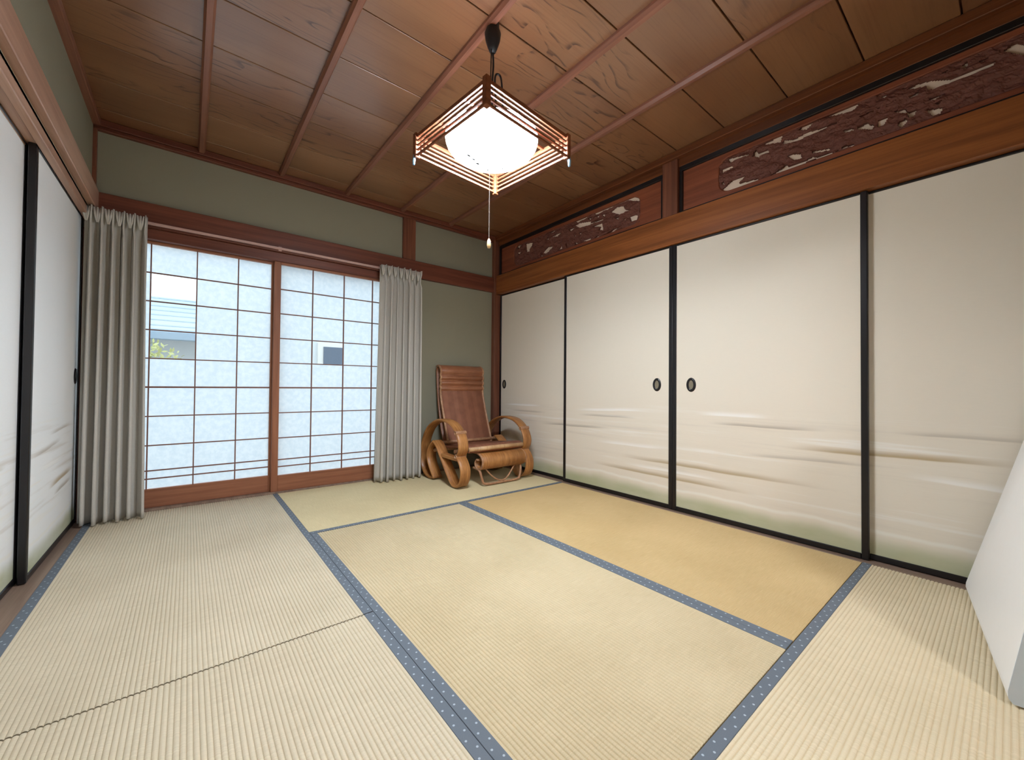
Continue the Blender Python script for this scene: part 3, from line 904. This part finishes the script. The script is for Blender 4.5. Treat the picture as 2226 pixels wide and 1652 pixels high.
# lamp of the next room, behind the viewer
l2 = empty('ceiling_lamp', (-2.25, -5.05, 1.98))
tag(l2, 'round white ceiling lamp in the room behind the viewer', 'lamp')
MB().lathe([(.0001, 1.98), (.10, 1.985), (.17, 2.01), (.20, 2.06), (.20, 2.10), (.0001, 2.12)], (-2.25, -5.05), 32).build('bowl', M_['opal_next'], l2, smooth=True)
MB().lathe([(.0001, 2.12), (.06, 2.12), (.06, ZC + .02), (.0001, ZC + .03)], (-2.25, -5.05), 20).build('mount', M_['white'], l2)

# ------------------------------------------------------------------ curtains
def curtain(label, xa, xb, xta, xtb, folds, yc, seed):
    rnd = random.Random(seed)
    e = empty('curtain', ((xa + xb) / 2, yc, .006))
    tag(e, label, 'curtain', 'curtains at the window')
    n = folds * 14
    zs = [.008, .05, .2, .45, .7, .95, 1.2, 1.4, 1.52, 1.60, 1.645, 1.68, 1.705, 1.742]
    ph = [rnd.uniform(-.5, .5) for _ in range(folds + 2)]
    am = [rnd.uniform(.75, 1.25) for _ in range(folds + 2)]
    vs, fs = [], []
    for z in zs:
        t = z / 1.742
        pinch = math.exp(-((z - 1.655) / .035) ** 2)
        for i in range(n + 1):
            u = i / n
            k = u * folds
            kk = int(k); fr = k - kk
            a_ = am[min(kk, folds)] * (1 - fr) + am[min(kk + 1, folds)] * fr
            p_ = ph[min(kk, folds)] * (1 - fr) + ph[min(kk + 1, folds)] * fr
            sw = p_ * .25 * (1 - t)
            x = (xa + (xb - xa) * u) * (1 - t) + (xta + (xtb - xta) * u) * t
            amp = .050 * a_ * (1 - .35 * t) * (1 - .55 * pinch)
            ang = 2 * math.pi * (k + sw)
            x += math.sin(2 * ang + p_) * .30 * (xb - xa) / folds * (.55 + .45 * (1 - t)) + pinch * math.sin(ang) * .006
            y = yc + amp * math.sin(ang) + .010 * math.sin(ang * 2.0 + 1.3 + p_ * 3) * (.5 + .5 * t) + .006 * math.sin(ang * 3.1) * t
            zz = z + (.006 * math.sin(ang * .5) if z < .02 else 0)
            vs.append((x, y, max(zz, .004)))
    w = n + 1
    for j in range(len(zs) - 1):
        for i in range(n): fs.append((j * w + i, j * w + i + 1, (j + 1) * w + i + 1, (j + 1) * w + i))
    o = MB().add(vs, fs).build('cloth', M_['cloth'], e, smooth=True)
    sm = o.modifiers.new('thickness', 'SOLIDIFY'); sm.thickness = .0022; sm.offset = 0
    # pinch pleat tucks along the heading
    for i in range(folds):
        u = (i + .25) / folds
        x = xta + (xtb - xta) * u
        yy = yc + .020
        q = MB()
        for d in (-.008, 0.0, .008):
            q.tube([(x + d * .3, yc - .026, 1.655), (x + d, yc - .032, 1.69), (x + d * 1.7, yc - .030, 1.735)], [.003, .0055, .005], 6)
        q.build('pleat', M_['cloth'], e, smooth=True)
    return e
curtain('gathered greige curtain at the left end of the window', -2.884, -2.606, -2.876, -2.616, 6, -.112, 5)
curtain('gathered greige curtain between the window and the rattan chair', -1.258, -.885, -1.235, -.885, 7, -.112, 11)
cr = empty('curtain_rail', (-1.85, -.045, 1.69)); tag(cr, 'thin pinkish curtain rail under the window rail beam', 'curtain rail')
MB().box(-2.84, -.892, -.060, -.042, 1.722, 1.738, .003).build('track', M_['rail'], cr)
for x in (-2.80, -1.93, -.91):
    MB().box(x - .01, x + .01, -.046, -.034, 1.716, 1.745, .001).build('bracket', M_['rail'], cr)

# ------------------------------------------------------------------ rattan chair
ch = empty('rattan_chair', (0, 0, 0), 0, local=True)
chair_origin = (-.48, -.40, .002)
ch.location = chair_origin
ch['_o'] = chair_origin
tag(ch, 'bent rattan lounge chair with looped arms in the corner', 'chair')
arch = [(-.300, .022), (-.225, .012), (-.150, .028), (-.090, .085), (-.068, .170), (-.092, .295), (-.185, .420), (-.330, .490), (-.460, .498), (-.570, .472), (-.655, .410), (-.692, .340), (-.690, .285), (-.655, .240)]
front = [(-.655, .240), (-.695, .205), (-.725, .150), (-.722, .088), (-.690, .034), (-.635, .014), (-.585, .026), (-.530, .078), (-.470, .142), (-.405, .214), (-.345, .282), (-.285, .318)]
rear = [(-.300, .022), (-.255, .070), (-.205, .135), (-.190, .195), (-.215, .262), (-.285, .318)]
XL = (-.850, -.762); XR = (-.215, -.127)
for (a, b), side in ((XL, 'left'), (XR, 'right')):
    s = MB().strip(smooth_path(arch, 6), a, b, .017).build('arm_hoop', M_['cane'], ch, smooth=True)
    MB().strip(smooth_path(front, 6), a, b, .017).build('front_foot_loop', M_['cane'], ch, smooth=True)
    MB().strip(smooth_path(rear, 6), a, b, .017).build('rear_foot_loop', M_['cane'], ch, smooth=True)
    for (y, z) in ((-.652, .418), (-.655, .243)):
        # wrapped bindings round the bands
        ring = [(y + .0135 * math.cos(w * math.pi / 5), z + .0135 * math.sin(w * math.pi / 5)) for w in range(10)]
        MB().strip(ring, a - .003, b + .003, .006, closed=True).build('binding', M_['cane_pole'], ch, smooth=True)
    # wedge between hoop and foot band
    q = MB().box(a + .012, b - .012, -.655, -.405, .205, .232, .004)
    q.build('brace', M_['cane'], ch)
# rails tying the two sides together
for (y, z, r) in ((-.56, .262, .016), (-.225, .235, .016), (-.29, .300, .014), (-.62, .268, .013)):
    MB().tube([(-.80, y, z), (-.48, y, z), (-.17, y, z)], r, 10).build('cross_rail', M_['cane_pole'], ch, smooth=True)
# seat
seat = MB().strip(smooth_path([(-.255, .262), (-.36, .272), (-.48, .286), (-.60, .302), (-.655, .308), (-.685, .300), (-.690, .280), (-.672, .268)], 5), -.752, -.225, .020).build('seat', M_['weave'], ch, smooth=True)
MB().tube([(-.752, -.690, .290), (-.48, -.700, .292), (-.225, -.690, .290)], .017, 10).build('seat_front_roll', M_['cane_pale'], ch, smooth=True)
# backrest: woven strip leaning back, scrolled over at the top
bk_ = [(-.285, .270), (-.255, .360), (-.215, .470), (-.175, .580), (-.148, .670), (-.135, .730)]
back = MB().strip(smooth_path(bk_, 5), -.695, -.262, .016).build('backrest', M_['weave'], ch, smooth=True)
hp = [(-.135, .730), (-.148, .752), (-.132, .775), (-.149, .800), (-.133, .822), (-.150, .848), (-.134, .868), (-.146, .905), (-.126, .936), (-.096, .952), (-.066, .944), (-.052, .915), (-.056, .84), (-.075, .70), (-.105, .54), (-.150, .38), (-.20, .27)]
MB().strip(smooth_path(hp, 6), -.695, -.250, .013).build('headrest_scroll', M_['headrest'], ch, smooth=True)
for x in (-.700, -.255):
    P3 = [(x, p[0] - .006, p[1]) for p in bk_] + [(x, p[0] - .004, p[1]) for p in hp[1:11]]
    MB().tube(smooth_path(P3, 3), .010, 8).build('back_edge_pole', M_['cane_pole'], ch, smooth=True)
# sliding foot rest tucked under the seat
sc = [(-.52, .245), (-.60, .252), (-.672, .248), (-.718, .226), (-.736, .188), (-.722, .150), (-.685, .130), (-.645, .140), (-.632, .172), (-.650, .198), (-.676, .196)]
MB().strip(smooth_path(sc, 6), -.655, -.225, .014).build('foot_rest', M_['cane'], ch, smooth=True)
for x in (-.655, -.225):
    MB().tube(smooth_path([(x, p[0], p[1]) for p in sc], 4), .0085, 8).build('foot_rest_edge', M_['cane_pole'], ch, smooth=True)
run = smooth_path([(-.650, -.60, .130), (-.655, -.690, .120), (-.645, -.712, .06), (-.615, -.718, .018), (-.45, -.720, .014), (-.30, -.718, .016), (-.265, -.712, .05), (-.245, -.690, .12), (-.245, -.60, .135)], 6)
MB().tube(run, .0095, 8).build('foot_rest_runner', M_['cane_pole'], ch, smooth=True)
hoop = smooth_path([(-.600, -.695, .128), (-.560, -.708, .080), (-.500, -.714, .038), (-.445, -.716, .026), (-.395, -.714, .050), (-.340, -.706, .105), (-.310, -.695, .135)], 6)
MB().tube(hoop, .0065, 8).build('foot_rest_hoop', M_['cane_pole'], ch, smooth=True)

# ------------------------------------------------------------------ white slab at the right edge
A_ = Vector((-.826, -3.259, .0)); B_ = Vector((-.050, -3.150, .0))
d_ = (B_ - A_).normalized(); nrm = Vector((d_.y, -d_.x, 0))         # pointing away from the room, towards the viewer's side
sl = empty('leaning_slab', tuple((A_ + B_) / 2 + Vector((0, 0, .002)))); tag(sl, 'plain white slab leaning backwards at the right edge of the photo', 'panel')
def slab_pt(t, z, dep):
    p = A_ + (B_ - A_) * t + nrm * (z * (.165 + .09 * t) + dep)
    return (p.x, p.y, z)
Hs = .98; R_ = .035
def slab_prof(th, e):
    pr = []
    for k in range(7):
        w = math.pi + k * math.pi / 12
        pr.append((R_ + R_ * math.cos(w) * .45 - R_ * .55 + e, R_ + R_ * math.sin(w) + .004))
    return pr
prof = [(.0, .032), (.003, .016), (.012, .006), (.024, .004), (.16, .004), (.175, .02), (.175, Hs - .04), (.16, Hs - .01), (.14, Hs), (.03, Hs), (.012, Hs - .008), (.0, Hs - .03)]
vs, fs = [], []
ts = [(0, .012), (.012, 0), (.988, 0), (1, .012)]
n = len(prof)
for t, ins in ts:
    for dep, z in prof:
        cz, cd = Hs / 2, .0875
        vs.append(slab_pt(t, max(.004, z + (ins if z < cz else -ins) * .4), dep + (ins if dep < cd else -ins) * .5))
for j in range(3):
    for i in range(n):
        i2 = (i + 1) % n
        fs.append((j * n + i, j * n + i2, (j + 1) * n + i2, (j + 1) * n + i))
fs += [tuple(range(n)), tuple(3 * n + i for i in range(n))]
MB().add(vs, fs).build('body', M_['white'], sl)
ev = [slab_pt(-.004, max(.006, z), dep) for dep, z in prof]
ev2 = [slab_pt(.001, max(.006, z), dep) for dep, z in prof]
MB().add(ev + ev2, [tuple(range(n)), tuple(range(n, 2 * n))] + [(i, (i + 1) % n, n + (i + 1) % n, n + i) for i in range(n)]).build('shaded_end_face', M_['blue_grey'], sl)  # near end of the slab, its shade painted in as blue-grey
for t in (.02, .97):
    q = MB()
    c = slab_pt(t, .0, .05)
    q.lathe([(.0001, .002), (.022, .002), (.024, .007), (.020, .014), (.0001, .014)], (c[0], c[1]), 16)
    q.build('foot', M_['cable'], sl, smooth=True)
# prop behind it, so that it stands
c0 = slab_pt(.5, .55, .18)
MB().tube([c0, (c0[0] + .03, c0[1] - .26, .012)], .012, 8).build('prop', M_['blue_grey'], sl, smooth=True)

# ------------------------------------------------------------------ outside
og = struct(MB().box(-14, 12, .12, 16, -.62, -.50).build('ground_outside', plain('gravel', lin(170, 166, 160), .9, .1, .15, 12)))
W_ = plain('house_wall', lin(228, 232, 236), .8, .2, .03, 4)
RF = plain('roof_tile', lin(196, 208, 218), .6, .3, .06, 20)
hs = empty('house', (-4.2, 6.8, -.5)); tag(hs, 'low house with pale blue-grey roof outside the left lattice window', 'house')
MB().box(-7, -1.7, 5.0, 8.6, -.5, 1.62).build('wall', W_, hs)
q = MB()
vs = []
for x in (-7.4, -1.5):
    vs += [(x, 4.4, 1.56), (x, 6.8, 2.40), (x, 9.2, 1.56), (x, 9.2, 1.48), (x, 6.8, 2.31), (x, 4.4, 1.48)]
q.add(vs, [(0, 1, 2, 3, 4, 5), (6, 7, 8, 9, 10, 11)] + [(i, (i + 1) % 6, 6 + (i + 1) % 6, 6 + i) for i in range(6)])
rf = q.build('roof', RF, hs)
for i in range(7):
    t = (i + .5) / 7
    MB().tube([(-7.4, 4.4 + 2.4 * t, 1.566 + .84 * t), (-1.5, 4.4 + 2.4 * t, 1.566 + .84 * t)], .022, 6).build('tile_course', RF, rf)
MB().box(-7.4, -1.5, 4.34, 4.44, 1.40, 1.52, .01).build('gutter', plain('gutter_blue', lin(160, 180, 200), .5), hs)
h2 = empty('house', (1.6, 7.0, -.5)); tag(h2, 'tall pale house with a small window outside the right lattice window', 'house')
MB().box(-1.2, 4.6, 5.2, 9.0, -.5, 3.7).build('wall', W_, h2)
q = MB()
vs = []
for x in (-1.5, 4.9):
    vs += [(x, 4.7, 3.7), (x, 7.1, 4.6), (x, 9.5, 3.7)]
q.add(vs, [(0, 1, 2), (3, 4, 5), (0, 1, 4, 3), (1, 2, 5, 4), (0, 2, 5, 3)])
q.build('roof', RF, h2)
GLS = plain('dark_glass', lin(96, 108, 128), .2, .6)
for (x0, x1, z0, z1) in ((-.373, -.01, 1.17, 1.51), (.9, 1.7, 2.5, 3.2), (-.5, .3, 2.5, 3.2)):
    f_ = MB().box(x0 - .10, x1 + .10, 5.14, 5.22, z0 - .06, z1 + .08, .005).build('window', M_['white'], h2)
    MB().box(x0, x1, 5.12, 5.18, z0, z1).build('window_glass', GLS, f_)
# low garden wall and a shrub in front of the house
gw = MB().box(-9, 7, 2.2, 2.32, -.5, .62, .01).build('garden_wall', plain('pale_block', lin(232, 234, 240), .85, .15, .03, 6), loc=(-1, 2.26, -.5))
tag(gw, 'pale low garden wall outside the window', 'wall')
sh = empty('shrub', (-2.95, 3.3, -.5)); tag(sh, 'yellow-green shrub seen below the roof in the clear panes', 'shrub')
rnd = random.Random(2)
q = MB()
for i in range(1500):
    a_, b_ = rnd.uniform(0, 6.28), rnd.uniform(-1, 1)
    rr = .62 * rnd.random() ** .4
    c = Vector((-2.95 + rr * math.cos(a_) * math.sqrt(1 - b_ * b_), 3.3 + rr * .7 * math.sin(a_) * math.sqrt(1 - b_ * b_), .74 + rr * b_ * 1.0))
    u = Vector((rnd.gauss(0, 1), rnd.gauss(0, 1), rnd.gauss(0, 1))).normalized() * .04
    v = u.orthogonal().normalized() * .02
    q.add([c - u, c + v, c + u, c - v], [(0, 1, 2, 3)])
fo = q.build('foliage', plain('leaf', lin(196, 198, 140), .7, .2, .25, 8), sh); fo['kind'] = 'stuff'
MB().tube([(-2.95, 3.3, -.5), (-2.94, 3.3, .2), (-2.96, 3.31, .8)], [.04, .03, .015], 8).build('stem', M_['sill'], sh)

for o in bpy.data.objects:
    if '_o' in o: del o['_o']
